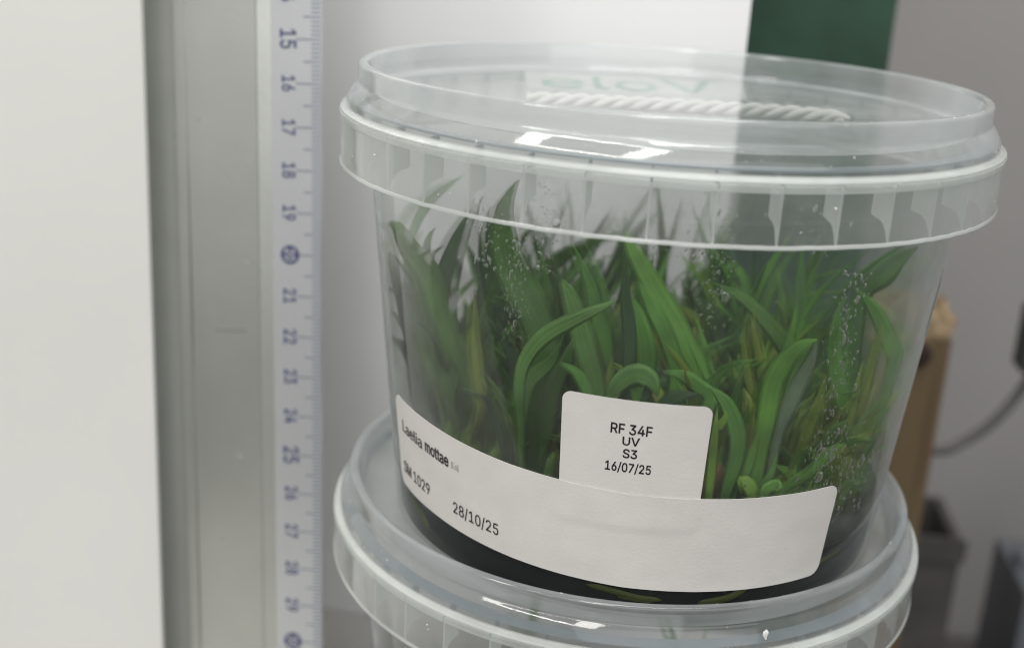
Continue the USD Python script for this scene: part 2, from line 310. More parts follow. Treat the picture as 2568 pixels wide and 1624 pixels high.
# ---- paper labels on the upper tub: theta in degrees from the front, z in metres
ARC = 0.0530 * 1000 * math.pi / 180          # mm of arc per degree
def on_wall(th, z, lift):
    r = rw(z) + lift; th = np.radians(th)
    return np.stack([r * np.sin(th), -r * np.cos(th), z], -1)
def curved_label(a0, a1, z0, z1, rad, lift, thick, tilt):
    """a sheet with rounded corners wrapped on the wall: angles in degrees, heights and corner radius in mm"""
    x0, x1 = a0 * ARC, a1 * ARC
    e = rad * (1 - np.cos(np.linspace(0, np.pi / 2, 9)))
    xs = np.concatenate([x0 + e, np.linspace(x0 + rad, x1 - rad, 90)[1:-1], (x1 - e)[::-1]])
    dx = np.minimum(xs - x0, x1 - xs); cut = np.where(dx < rad, rad - np.sqrt(np.maximum(rad ** 2 - (rad - np.minimum(dx, rad)) ** 2, 0)), 0)
    n, k = len(xs), 26
    V = []
    for up in (0, 1):
        for x, c_ in zip(xs, cut):
            thd = x / ARC
            zz = np.linspace(z0 + c_, z1 - c_, k) * mm + tilt(thd)
            V.append(on_wall(np.full(k, thd), zz, (lift(thd, zz) if callable(lift) else lift) + thick * up))
    V = np.vstack(V); F = []
    for i in range(n - 1):
        for q in range(k - 1):
            a, b, c_, d = i * k + q, (i + 1) * k + q, (i + 1) * k + q + 1, i * k + q + 1; o = n * k
            F += [[a, c_, b], [a, d, c_], [a + o, b + o, c_ + o], [a + o, c_ + o, d + o]]
        for q in (0, k - 1):
            a, b = i * k + q, (i + 1) * k + q; F += [[a, b, b + n * k], [a, b + n * k, a + n * k]][::1]
    for i in (0, n - 1):
        for q in range(k - 1):
            a, b = i * k + q, i * k + q + 1; F += [[a, b, b + n * k], [a, b + n * k, a + n * k]]
    return V, np.array(F)
def strip_tilt(th): return np.interp(th, [-64, -47, -23, 0, 26, 44], [3.6, 2.9, 1.3, 0.15, -0.3, -0.55]) * mm
def over_batch(th, z):
    # the sheet rides over the hidden lower end of the batch label
    a = np.clip((13.6 - abs(th + .1)) / 1.2, 0, 1) * np.clip((z + .0548) / .0009, 0, 1)
    return .00010 + .00012 * a * a * (3 - 2 * a) + .00009 * meshkit.noise(np.stack([th / 7 + 0 * z, z * 260, 0 * z], -1), 8)
strip = part(upper, 'name_label', curved_label(-61.6, 44.0, -66.7, -47.4, 2.2, over_batch, 0.00012, strip_tilt), 'paper', 30)
tagl = part(upper, 'batch_label', curved_label(-13.35, 13.1, -50.5, -29.3, 1.6, 0.00006, 0.00010, lambda th: -0.018 * th * mm - .0001), 'paper', 30)
def letters(parent, name, text, th, z, h, lift, tilt, bold=False, m='ink', width=None, slope=0.0):
    g = meshkit.text_mesh(text, h * mm, 1.0, bold)
    v = g.vertices.copy(); w = v[:, 0].max() - v[:, 0].min(); v[:, 0] -= v[:, 0].min()
    if width: v[:, 0] *= width * mm / w
    thd = th + v[:, 0] / mm / ARC
    return part(parent, name, (on_wall(thd, z * mm + v[:, 1] + tilt(thd) + slope * mm * (thd - th), lift + v[:, 2] * 0.00003), g.faces), m, False)
SL = 0.00036
letters(strip, 'printed_name', 'Laelia', -57.8, -54.2, 2.4, SL, strip_tilt, width=8.6)
letters(strip, 'printed_name', 'mottae', -47.2, -54.05, 2.4, SL, strip_tilt, True, width=7.4)
letters(strip, 'printed_note', '(Ls)', -38.4, -53.7, 1.2, SL, strip_tilt, m='grey_ink', width=2.0)
letters(strip, 'printed_code', 'SM 1029', -58.6, -63.4, 2.45, SL, strip_tilt, width=11.4)
letters(strip, 'printed_date', '28/10/25', -38.2, -63.2, 2.35, SL, strip_tilt, width=11.2)
TL = 0.00018; tt = lambda th: -0.018 * th * mm
for text, th0, z, w, h in (('RF 34F', -4.4, -35.75, 6.8, 1.85), ('UV', -2.15, -37.85, 2.85, 1.55), ('S3', -1.9, -40.3, 2.4, 1.65), ('16/07/25', -4.9, -43.05, 7.7, 1.7)):
    letters(tagl, 'printed_line', text, th0, z, h, TL, tt, True, width=w)

# ---- dark gel in both tubs
def gel(label, o):
    t = thing('growing_gel', label, 'gel', (o[0], o[1], o[2] - 0.0733))
    zs = np.linspace(-0.0726, GEL, 8)
    side = [(0, o[2] - 0.0733)] + [(rw(-0.0733) - 0.0024, o[2] - 0.0733)] + [(rw(z) - 0.0009, o[2] + z) for z in zs]
    part(t, 'body', lathe(side, 160, o[:2]), 'gel', 50)
    v, f = lathe([(r, o[2] + GEL) for r in np.linspace(0, rw(GEL) - 0.0009, 30)], 120, o[:2])
    v = np.array(v); rr = np.hypot(v[:, 0] - o[0], v[:, 1] - o[1]); inner = np.clip((rw(GEL) - 0.001 - rr) / 0.006, 0, 1)
    v[:, 2] += inner * (meshkit.fbm(v * 120, 3, 5) - 0.4) * 0.006 + 0.00002
    part(t, 'surface', (v, f), 'gel_top', True)
gel('black gel at the bottom of the upper tub, under the labels', np.zeros(3))
gel('dark gel inside the lower tub, below the stack', LOWER)

# ------------------------------------------------------------------ seedlings
def leaf_mesh(pts, width, roll=0.0, n=18, thick=0.0005, facing=(0, -1, 0.35), shape='leaf', base=0.28):
    c = spline(pts, n); s = np.linspace(0, 1, n)
    tg = np.gradient(c, axis=0); tg /= np.linalg.norm(tg, axis=1, keepdims=True)
    if shape == 'leaf':
        w = np.where(s < 0.58, base + (1 - base) * np.sin(np.clip(s / 0.58, 0, 1) * np.pi / 2) ** 1.5, np.clip(1 - ((s - 0.58) / 0.42) ** 1.75, 0, 1))
    else:
        w = 0.55 + 0.45 * np.sin(np.clip(s * np.pi, 0, np.pi)) ** .7; w[-1] = .25
    w = np.maximum(w, 0.035) * width / 2
    V, UV = [], []
    fa = np.array(facing, float); prev = None
    for i in range(n):
        nrm = fa - tg[i] * (fa @ tg[i])
        if np.linalg.norm(nrm) < 0.25:
            nrm = prev if prev is not None else np.cross(tg[i], [1, 0, 0])
            nrm = nrm - tg[i] * (nrm @ tg[i])
        nrm /= np.linalg.norm(nrm)
        if prev is not None: nrm = nrm * .6 + prev * .4; nrm /= np.linalg.norm(nrm)
        prev = nrm
        a = roll + 0.25 * math.sin(3 * s[i] + roll * 5)
        sd = np.cross(tg[i], nrm); nr = nrm * math.cos(a) + sd * math.sin(a); sd2 = np.cross(tg[i], nr)
        th = thick * min(1.0, w[i] / (0.18 * width) + .15)
        for u, lift, k in ((-1, 0.22, 0.10), (-.5, 0.06, .5), (0, -0.06, .7), (.5, 0.06, .5), (1, 0.22, 0.10)):
            V.append(c[i] + sd2 * u * w[i] + nr * (lift * w[i] + k * th)); UV.append(((u + 1) / 2, s[i]))
        for u, lift, k in ((.5, 0.06, .5), (0, -0.06, .7), (-.5, 0.06, .5)):
            V.append(c[i] + sd2 * u * w[i] + nr * (lift * w[i] - k * th)); UV.append(((u + 1) / 2, s[i]))
    V = np.array(V); m = 8; f = []
    for i in range(n - 1):
        for a in range(m):
            b = (a + 1) % m
            f += [[i * m + a, i * m + b, (i + 1) * m + b], [i * m + a, (i + 1) * m + b, (i + 1) * m + a]]
    for base_i, sgn in ((0, 1), ((n - 1) * m, -1)):
        for a in range(1, m - 1): f.append([base_i, base_i + a + 1, base_i + a][::sgn])
    return V, np.array(f), np.array(UV)
def inside(v, gap=0.0012):
    """keep a leaf inside the tub"""
    v = np.array(v); lim = rw(v[:, 2]) - gap; r = np.hypot(v[:, 0], v[:, 1]); k = np.minimum(1, lim / np.maximum(r, 1e-9))
    v[:, 0] *= k; v[:, 1] *= k; v[:, 2] = np.minimum(v[:, 2], 0.0118)
    return v
def leaf_part(t, v, f, uv, m, name='leaf'):
    path, loc, _ = t
    pp = numbered(path + '/' + name)
    ms = usdkit.mesh(stage, pp, (inside(v) - loc, f), L[m], smooth=True, uv=uv); ms.CreateDoubleSidedAttr(True)
    return pp
HERO_LABELS = {0: 'tall dark seedling against the wall at the left edge of the upper tub',
 1: 'bluish dark broad-leaved seedling second from the left edge of the tub', 2: 'largest dark strap-leaved seedling at left centre with one pale leaf pointing right', 3: 'light green seedling with ribbed leaves right of the largest dark one', 4: 'seedling above the batch label with one dark upright leaf and one long slanting leaf', 5: 'short seedling arching over the top edge of the batch label', 6: 'slender bright yellow green shoot touching the right side of the batch label', 7: 'tongue-leaved seedling just right of the bright shoot beside the batch label', 8: 'front seedling with a tall folded leaf, above the right end of the name label', 9: 'dark seedling with a long leaf arching to the upper left, behind the folded leaf',
 10: 'seedling against the right wall of the upper tub, partly yellowish'}
HERO_LEAVES = [
(0,'dark',5.5,0.2,[[-29.7,-20.0,-50.3],[-34.1,-20.0,-41.0],[-39.4,-20.0,-31.6],[-43.1,-20.0,-21.4],[-47.1,-20.0,-16.5],[-49.7,-20.0,-12.0],[-56.4,-1.0,-15.6]]),
(0,'mid',2.3,-0.3,[[-52.1,-0.0,-22.9],[-51.0,0.0,-18.6],[-48.3,0.0,-12.4],[-43.9,0.0,-7.5],[-40.2,0.0,-4.6]]),
(0,'mid',1.9,0.2,[[-45.3,-8.0,-24.9],[-46.2,-8.0,-20.4],[-45.8,-8.0,-16.7],[-44.3,-8.0,-14.2]]),
(0,'dark',1.3,0.4,[[-44.8,-10.0,-24.3],[-44.9,-10.0,-21.1],[-44.1,-10.0,-19.0],[-42.0,-10.0,-17.4]]),
(0,'grey',4.0,0.5,[[-45.9,-12.0,-51.9],[-47.2,-12.0,-39.6],[-49.7,-12.0,-28.7],[-52.2,-12.0,-21.7],[-53.1,-12.0,-19.1]]),
(0,'dark',4.2,-0.3,[[-35.7,-16.0,-50.2],[-42.3,-16.0,-41.5],[-45.7,-16.0,-30.8],[-46.9,-16.0,-21.9]]),
(1,'blue',5.7,0.1,[[-36.7,-14.0,-45.4],[-40.2,-14.0,-36.4],[-41.2,-14.0,-28.2],[-40.1,-14.0,-21.0],[-37.5,-14.0,-12.8],[-34.1,-14.0,-5.8]]),
(1,'yellow',2.5,0,[[-30.6,-24.0,-45.6],[-31.9,-24.0,-37.6],[-32.8,-24.0,-29.7],[-33.4,-24.0,-22.0]]),
(1,'dark',3.9,0.4,[[-28.0,-6.0,-53.3],[-31.3,-6.0,-42.9],[-33.5,-6.0,-34.6],[-32.1,-6.0,-27.9],[-30.6,-6.0,-21.3]]),
(1,'dark',3.3,-0.4,[[-36.5,-18.0,-53.3],[-38.1,-18.0,-46.8],[-35.9,-18.0,-37.4],[-33.2,-18.0,-30.8],[-32.0,-18.0,-27.1]]),
(2,'dark',7.4,0.15,[[-19.5,-28.0,-43.7],[-18.2,-28.0,-33.9],[-20.6,-28.0,-25.1],[-24.8,-28.0,-18.8],[-27.6,-28.0,-12.0],[-27.8,-28.0,-4.7],[-25.4,-28.0,1.1]]),
(2,'lightrib',3.2,0.1,[[-21.4,-44.0,-32.7],[-20.3,-44.0,-27.3],[-17.2,-44.0,-23.0],[-12.9,-44.0,-20.0],[-8.6,-44.0,-17.5],[-5.2,-44.0,-15.5]]),
(2,'dark',3.5,-0.3,[[-21.2,-36.0,-42.5],[-20.4,-36.0,-35.5],[-16.7,-36.0,-30.9],[-15.0,-36.0,-26.6]]),
(2,'blue',5.4,0.3,[[-22.9,-2.0,-54.3],[-27.2,-2.0,-43.9],[-29.5,-2.0,-35.4],[-32.6,-2.0,-29.1],[-35.0,-2.0,-17.2],[-34.4,-2.0,-10.8]]),
(2,'dark',3.7,0.3,[[-16.8,-30.0,-46.2],[-16.4,-30.0,-39.1],[-14.4,-30.0,-32.8],[-13.1,-30.0,-27.5]]),
(3,'lightrib',4.9,0.05,[[-8.0,-24.0,-41.3],[-10.2,-24.0,-34.5],[-12.6,-24.0,-27.7],[-15.1,-24.0,-21.1],[-16.6,-24.0,-18.3]]),
(3,'mid',3.4,0.3,[[-5.4,-12.0,-45.6],[-7.0,-12.0,-36.5],[-10.3,-12.0,-27.7],[-12.1,-12.0,-21.6],[-16.0,-12.0,-14.0]]),
(3,'mid',3.3,-0.2,[[-11.1,2.0,-54.6],[-16.4,2.0,-45.2],[-18.9,2.0,-36.6],[-21.2,2.0,-29.2],[-24.2,2.0,-17.2]]),
(3,'mid',2.3,0.4,[[-8.1,-38.0,-38.5],[-10.4,-38.0,-33.7],[-12.2,-38.0,-31.4],[-15.0,-38.0,-30.1]]),
(4,'deep',2.9,0.1,[[-1.4,-34.0,-36.8],[-2.3,-34.0,-31.0],[-3.1,-34.0,-22.8],[-4.3,-34.0,-16.4],[-4.3,-34.0,-10.5]]),
(4,'bright',5.3,0.1,[[12.5,-12.0,-41.4],[7.2,-12.0,-31.4],[1.7,-12.0,-23.0],[-3.7,-12.0,-14.7],[-5.7,-12.0,-10.5]]),
(4,'mid',4.3,-0.2,[[0.6,-20.0,-41.0],[0.7,-20.0,-33.0],[-1.7,-20.0,-25.3],[-5.4,-20.0,-19.6]]),
(4,'mid',1.8,0.3,[[-2.7,0.0,-47.0],[-6.9,0.0,-35.7],[-8.8,0.0,-28.3],[-10.8,-0.0,-22.9],[-14.9,0.0,-15.5]]),
(4,'mid',3.8,0.2,[[7.1,-18.0,-39.3],[4.6,-18.0,-30.6],[0.7,-18.0,-23.9],[-2.3,-18.0,-19.0]]),
(5,'light',4.3,0.5,[[-4.9,-46.0,-33.4],[-3.2,-46.0,-29.6],[-0.8,-46.0,-28.0],[1.5,-46.0,-28.6],[2.6,-46.0,-30.1],[3.2,-46.0,-31.9]]),
(5,'deep',1.8,0.5,[[1.3,-45.0,-31.9],[2.8,-45.0,-28.2],[3.0,-45.0,-23.0]]),
(5,'mid',2.3,0.2,[[0.0,-45.0,-34.9],[-1.1,-45.0,-31.0],[-2.7,-45.0,-29.5]]),
(5,'mid',3.2,-0.3,[[12.8,-38.0,-35.0],[10.3,-38.0,-32.0],[7.5,-38.0,-30.4],[4.0,-38.0,-29.9]]),
(5,'deep',3.1,-0.3,[[4.6,-40.0,-36.4],[7.4,-40.0,-33.6],[10.4,-40.0,-32.9]]),
(6,'yellowbright',1.9,0.2,[[13.8,-48.0,-49.5],[13.7,-48.0,-42.7],[13.6,-48.0,-36.3],[13.6,-48.0,-31.9]]),
(6,'yellowbright',1.9,0.2,[[13.7,-47.0,-36.7],[14.3,-47.0,-35.8],[15.0,-47.0,-34.5],[15.2,-47.0,-32.9]]),
(7,'mid',3.5,0.15,[[17.0,-44.0,-50.0],[17.8,-44.0,-45.3],[18.0,-44.0,-39.1],[15.8,-44.0,-33.6],[13.9,-44.0,-31.2],[12.0,-44.0,-29.8]]),
(7,'bright',2.3,0.2,[[18.6,-42.0,-49.9],[20.4,-42.0,-45.5],[21.1,-42.0,-41.2],[21.8,-42.0,-37.8]]),
(7,'bright',1.7,0,[[17.5,-38.0,-52.8],[15.7,-38.0,-46.9],[16.1,-38.0,-42.6]]),
(8,'bright',4.2,0.15,[[22.5,-41.0,-49.9],[22.3,-41.0,-43.2],[22.8,-41.0,-36.1],[23.1,-41.0,-29.1],[25.1,-41.0,-24.0],[27.7,-41.0,-21.3],[29.9,-41.0,-20.3]]),
(8,'pale',3.2,0.3,[[25.4,-40.0,-38.3],[26.4,-40.0,-34.0],[27.9,-40.0,-28.6],[29.3,-40.0,-24.4],[29.9,-40.0,-21.0]]),
(8,'yellowbright',3.0,0.2,[[21.8,-45.0,-49.0],[19.7,-45.0,-46.7],[19.7,-45.0,-49.2]]),
(8,'bright',2.6,0.2,[[23.9,-45.0,-47.9],[26.2,-44.0,-47.2],[24.1,-45.0,-49.1]]),
(8,'light',1.7,0.1,[[23.4,-43.0,-48.9],[24.7,-43.0,-45.4],[25.4,-43.0,-41.1]]),
(8,'bright',2.4,0.3,[[28.3,-34.0,-52.5],[32.6,-34.0,-48.5],[35.8,-34.0,-43.8],[38.6,-34.0,-41.8]]),
(9,'dark',4.2,0.2,[[35.2,-4.0,-46.3],[31.6,-4.0,-39.0],[28.4,-4.0,-33.7],[24.5,-4.0,-29.2],[18.8,-4.0,-24.3],[12.1,-4.0,-21.7]]),
(9,'deep',4.0,0.4,[[15.8,4.0,-36.7],[14.5,4.0,-32.7],[11.9,4.0,-29.4],[9.5,4.0,-27.8]]),
(9,'mid',4.7,0.2,[[38.3,14.0,-53.9],[35.4,14.0,-42.1],[32.8,14.0,-28.5],[31.8,14.0,-15.2]]),
(9,'deep',3.9,0.1,[[21.0,22.0,-52.6],[17.5,22.0,-38.4],[15.5,22.0,-28.4],[15.2,22.0,-18.6]]),
(9,'yellow',1.8,0.2,[[22.4,-18.0,-41.3],[20.6,-18.0,-36.1],[19.4,-18.0,-30.9],[19.1,-18.0,-25.6]]),
(9,'yellow',2.2,0.1,[[24.2,-10.0,-46.0],[24.2,-10.0,-38.6],[22.1,-10.0,-31.5],[20.7,-10.0,-26.2]]),
(9,'mid',2.4,0.1,[[20.4,28.0,-27.6],[16.5,28.0,-26.9],[10.6,28.0,-27.1],[5.3,28.0,-30.6]]),
(10,'yellow',2.7,0.2,[[44.2,-12.0,-43.1],[44.6,-12.0,-37.6],[45.5,-12.0,-29.3],[46.0,-12.0,-24.9]]),
(10,'mid',4.3,0.2,[[50.9,-4.0,-35.2],[49.6,-4.0,-31.6],[45.6,-4.0,-24.8],[41.0,-4.0,-20.2]]),
(10,'dark',5.5,0.3,[[43.6,4.0,-24.5],[47.5,4.0,-19.1],[50.1,4.0,-15.7],[53.9,4.0,-12.6]]),
(10,'mid',3.9,0.1,[[43.2,-14.0,-50.7],[40.8,-14.0,-42.7],[37.6,-14.0,-34.0],[36.8,-14.0,-25.2],[38.0,-14.0,-19.0]]),
(10,'bright',2.8,0.2,[[39.6,-18.0,-52.2],[44.3,-18.0,-44.3],[47.4,-18.0,-37.7],[49.1,-18.0,-33.1]]),
(10,'yellow',3.0,0.2,[[36.4,-24.0,-51.7],[39.8,-24.0,-46.8],[43.5,-24.0,-44.6],[45.3,-24.0,-40.9]]),
]
plants = {}
for pl, m, w, roll, pts in HERO_LEAVES:
    pts = np.array(pts) * mm
    if pl not in plants:
        x, y = pts[0][0], pts[0][1]; k = min(1, 0.047 / max(math.hypot(x, y), 1e-9))
        plants[pl] = thing('orchid_seedling', HERO_LABELS[pl], 'seedling', (x * k, y * k, GEL))
    t = plants[pl]
    # carry every leaf on down into the gel at its plant's foot
    foot = np.array([t[1][0] * .6 + pts[0][0] * .4, t[1][1] * .6 + pts[0][1] * .4, GEL - 0.001])
    if pts[0][2] > GEL + 0.004:
        midp = pts[0] * .55 + foot * .45 + np.array([0, 0, 0.001]); pts = np.vstack([foot, midp, pts])
    v, f, uv = leaf_mesh(pts, w * mm, roll)
    leaf_part(t, v, f, uv, 'leaf_' + m)
# pseudobulbs and roots of the front plants
for pl, t in plants.items():
    x, y, _ = t[1]
    for k in range(3):
        a = rng.uniform(0, 6.28); p0 = np.array([x, y, GEL + .0003]) + np.array([math.cos(a), math.sin(a), 0]) * .002
        p1 = p0 + np.array([math.cos(a) * .0025, math.sin(a) * .0025, rng.uniform(.005, .010)])
        v, f = tube(spline([p0, (p0 + p1) / 2 + [0, 0, .001], p1], 7), np.array([.0006, .0014, .0018, .0017, .0013, .0009, .0004]), 8)
        part(t, 'pseudobulb', (inside(v), f), ['leaf_yellow', 'leaf_bright', 'leaf_yellowbright'][k], True)
# the crowd behind and between: thin stuffed rosettes
hero_short = {0: 'the tall dark edge seedling', 1: 'the bluish dark seedling', 2: 'the largest dark seedling', 3: 'the ribbed light green seedling', 4: 'the seedling with one upright leaf', 5: 'the short arching seedling', 6: 'the bright yellow green shoot', 7: 'the tongue-leaved seedling', 8: 'the front folded-leaf seedling', 9: 'the arching dark seedling', 10: 'the seedling by the right wall'}
TONES = {'dark': 'dark green', 'deep': 'blackish green', 'blue': 'bluish green', 'mid': 'mid green', 'bright': 'bright green', 'yellow': 'yellow green'}
def describe(x, y, H, tone, lean, wm):
    near = min(plants, key=lambda q: math.hypot(plants[q][1][0] - x, plants[q][1][1] - y)); dx, dy = x - plants[near][1][0], y - plants[near][1][1]
    where = ('behind ' if dy > 0 else 'in front of ') if abs(dy) > abs(dx) else ('right of ' if dx > 0 else 'left of ')
    far = 'far ' if where == 'behind ' and dy > .03 else ''
    return ('tall' if H > .040 else 'mid-height' if H > .030 else 'short' if H > .018 else 'tiny') + {-1: ' left-leaning', 0: '', 1: ' right-leaning'}[lean] + (' broad-leaved ' if wm > 1 else ' narrow-leaved ') + TONES[tone] + ' seedling ' + far + where + hero_short[near]
zones = [('in the thin tall blades along the back of the upper tub', (110, 250), (.020, .044), 18, ('dark', 'mid', 'dark', 'bright')),
         ('in the low growth at the front right of the upper tub', (20, 62), (.026, .047), 26, ('yellow', 'bright', 'yellow', 'mid')),
         ('in the crowd along the left side of the upper tub', (-175, -35), (.010, .049), 44, ('dark', 'mid', 'dark', 'blue')),
         ('in the crowd at the middle of the upper tub', (-30, 30), (-.02, .036), 66, ('mid', 'dark', 'bright', 'yellow')),
         ('in the crowd along the right side of the upper tub', (38, 150), (.012, .047), 34, ('mid', 'bright', 'yellow', 'dark'))]
for zn, (a0, a1), (r0, r1), cnt, pal in zones:
    for k in range(cnt):
        a = math.radians(rng.uniform(a0, a1)); r = rng.uniform(max(r0, 0.004), r1)
        x, y = r * math.sin(a), -r * math.cos(a)
        if zn.endswith('middle of the upper tub') : x, y = rng.uniform(-.022, .022), rng.uniform(-.034, .034)
        # few plants stand right before the labelled front, so that the picked ones stay in view
        if y < -0.030 and abs(x) < .03: y += .02
        H = rng.uniform(.016, .040) if y < 0 else rng.uniform(.022, .047)
        if 'left' in zn: H *= 1.15
        if 'thin tall' in zn: H = rng.uniform(.040, .060)
        if 'low growth' in zn: H = rng.uniform(.009, .018)
        tone = pal[int(rng.integers(0, 4))]; lx_ = int(rng.integers(-1, 2)); wm = float(rng.choice([.8, 1.2]))
        t = thing('orchid_seedling', describe(x, y, H, tone, lx_, wm), 'seedling', (x, y, GEL), 'seedlings crowded inside the upper tub')
        nl = rng.integers(5, 8)
        for j in range(nl):
            b = rng.uniform(0, 6.28); lean = rng.uniform(.10, .55); h = H * rng.uniform(.45, 1.0)
            d = np.array([math.cos(b) + .8 * lx_, math.sin(b), 0]); d /= max(np.linalg.norm(d), .3); droop = rng.uniform(-.1, .35)
            p0 = np.array([x, y, GEL - .0005]) + d * .001
            pts = [p0, p0 + d * h * lean * .25 + [0, 0, h * .35], p0 + d * h * lean * .6 + [0, 0, h * .72], p0 + d * h * lean * (1.0 + droop) + [0, 0, h * (1.0 - droop * .4)]]
            low = h < .022 and rng.random() < .6
            v, f, uv = leaf_mesh(pts, wm * rng.uniform(.0017, .0032) * (0.8 + h * 9) * (.62 if 'thin tall' in zn else .78 if 'middle' in zn else 1), rng.uniform(-1.2, 1.2), 11, facing=(rng.uniform(-.6, .6), -1, .3))
            leaf_part(t, v, f, uv, 'leaf_' + (('yellow' if rng.random() < .5 else 'bright') if low and 'left' not in zn else tone if rng.random() < .7 else pal[int(rng.integers(0, 4))]))
# the lower tub is planted too: seen only dimly through its lid
srcs = [p for p in stage.GetPrimAtPath('/World').GetChildren() if p.GetName().startswith('orchid_seedling') and p.GetCustomDataByKey('group')][13:43:2]
for p in srcs:
    loc = np.array(p.GetAttribute('xformOp:translate').Get()) + LOWER
    x = UsdGeom.Xform.Define(stage, numbered('/World/orchid_seedling')); x.GetPrim().GetReferences().AddInternalReference(p.GetPath()); x.GetPrim().SetInstanceable(True)
    UsdGeom.Xformable(x).GetOrderedXformOps()[0].Set(Gf.Vec3d(*map(float, loc)))
    tag(x.GetPrim(), 'green seedling dimly visible inside the lower tub', 'seedling', 'seedlings inside the lower tub')
# yellow-green roots pressed against the wall in the gel
ro = thing('root_piece', 'yellow green root in the dark gel below the middle of the name label', 'root', on_wall(5, -.068, -.0008))
def wall_root(t, pts, r):
    p = spline([on_wall(a, z * mm, -0.0013) for a, z in pts], 16); k = len(p)
    part(t, 'strand', tube(p, np.interp(np.linspace(0, 1, k), [0, .2, .8, 1], [.0002, r, r, .0002]), 8), 'root', True)
wall_root(ro, [(-9, -67.6), (-2, -68.2), (4, -69.2), (10, -69.4)], .0008); wall_root(ro, [(-2, -69), (3, -69.6), (8, -70.0)], .0006)
ro2 = thing('root_piece', 'yellow green root in the dark gel below the right end of the name label', 'root', on_wall(20, -.068, -.0008))
wall_root(ro2, [(15, -70), (20, -69.6), (24, -68.6), (28, -66.4)], .0009); wall_root(ro2, [(30, -68.2), (44, -66.0), (58, -65.0)], .0008)
ro3 = thing('root_piece', 'olive root in the dark gel at the left edge of the upper tub', 'root', on_wall(-52, -.067, -.0008))
wall_root(ro3, [(-62, -65.5), (-54, -67.5), (-49, -70)], .0009)
hk = thing('dry_husk', 'small orange brown dry husk on the gel right of the batch label', 'husk', on_wall(20, -.052, -.009))
part(hk, 'flake', tube(spline([on_wall(18, -.0535, -.012), on_wall(20, -.050, -.011), on_wall(21, -.0455, -.010)], 9), np.array([.0004, .0012, .0018, .002, .002, .0018, .0015, .001, .0003]), 8), 'husk', True)

# ---- condensation on the inside of the upper tub's wall
dm = trimesh.creation.icosphere(1, 1.0)
drops = []
def shower(n, a0, a1, z0, z1, r0, r1):
    for _ in range(n):
        u, w = rng.random(), rng.normal(.5, .22)
        a = a0 + (a1 - a0) * w + (rng.random() - .5) * 1.5; z = z0 + (z1 - z0) * u; r = r0 * .9 * math.exp(abs(rng.normal(0, .55))) * (1 if rng.random() < .96 else 2.3)
        ctr = on_wall(a, z * mm, -0.0003); th = math.radians(a)
        rad = np.array([math.sin(th), -math.cos(th), 0]); tang = np.array([math.cos(th), math.sin(th), 0])
        v = dm.vertices * [1, .3, rng.uniform(.9, 2.4)] * r * mm
        ta = rng.normal(0, .5); v = np.stack([v[:, 0] * math.cos(ta) - v[:, 2] * math.sin(ta), v[:, 1], v[:, 0] * math.sin(ta) + v[:, 2] * math.cos(ta)], -1)
        drops.append((v[:, :1] * tang + v[:, 1:2] * rad + v[:, 2:] * [0, 0, 1] + ctr, dm.faces))
shower(260, 31, 42, -42, -6, .10, .3); shower(260, 32, 49, -57, -36, .12, .3); shower(110, 42, 60, -57, -44, .11, .3)
shower(140, -22, -14, -9, 9, .09, .3); shower(150, -27, -19, -24, -4, .09, .3); shower(90, -34, -25, -10, 1, .10, .3)
shower(120, 4, 13, -4, 9, .09, .3); shower(90, 7, 14, -16, -2, .09, .3); shower(60, 18, 32, -4, 9, .08, .2); shower(120, -60, 60, -45, 5, .05, .1)
n0 = 0; DV, DF = [], []
for v, f in drops: DV.append(v); DF.append(f + n0); n0 += len(v)
part(upper, 'condensation', (np.vstack(DV), np.vstack(DF)), 'water', True, 'droplets of water on the inside of the wall', 'stuff')

# ------------------------------------------------------------------ on the upper lid
PL = 0.0134
from shapely.geometry import Polygon as SP
lab = thing('lid_label', 'white label with pale green letters showing through the upper lid', 'label', (-.007, .020, PL))
pm = trimesh.creation.extrude_polygon(SP([(-.0290, .0085), (.0168, .0160), (.0175, .0470), (-.0335, .0400)]), .00012, engine='earcut'); pm.apply_translation((0, 0, PL - .0005))
part(lab, 'sheet', pm, 'lid_paper', False)
gt = meshkit.text_mesh('eloV', .022, .00006); v = gt.vertices.copy(); v[:, 0] *= .0405 / v[:, 0].max()
ca, sa = math.cos(.26), math.sin(.26)
v = np.stack([-.0275 + v[:, 0] * ca - v[:, 1] * .10, .0120 + v[:, 0] * sa + v[:, 1], v[:, 2] + PL - .0003], -1)
part(lab, 'lettering', (v, gt.faces), 'green_ink', False)
cd = thing('twisted_cord', 'short white twisted cord seen through the front of the upper lid', 'cord', (.004, .003, PL - .004))
ax = spline([(-.0285, .0030, .0116), (-.0057, .0075, .0116), (.0116, .0100, .0116), (.0247, .0112, .0116), (.0335, .0100, .0115), (.0362, .0050, .0114)], 120)
tg = np.gradient(ax, axis=0); tg /= np.linalg.norm(tg, axis=1, keepdims=True); sd = np.cross(tg, [0, 0, 1]); upv = np.cross(sd, tg)
ln = np.concatenate([[0], np.cumsum(np.linalg.norm(np.diff(ax, axis=0), axis=1))])
for k in range(3):
    ph = ln / .0120 * 2 * np.pi + k * 2 * np.pi / 3
    p = ax + .00085 * (1.1 * np.cos(ph)[:, None] * sd + 1.0 * np.sin(ph)[:, None] * upv)
    part(cd, 'strand', tube(p, np.interp(np.arange(120), [0, 3, 112, 119], [.0006, .00080, .00080, .0004]), 8), 'cord', True)
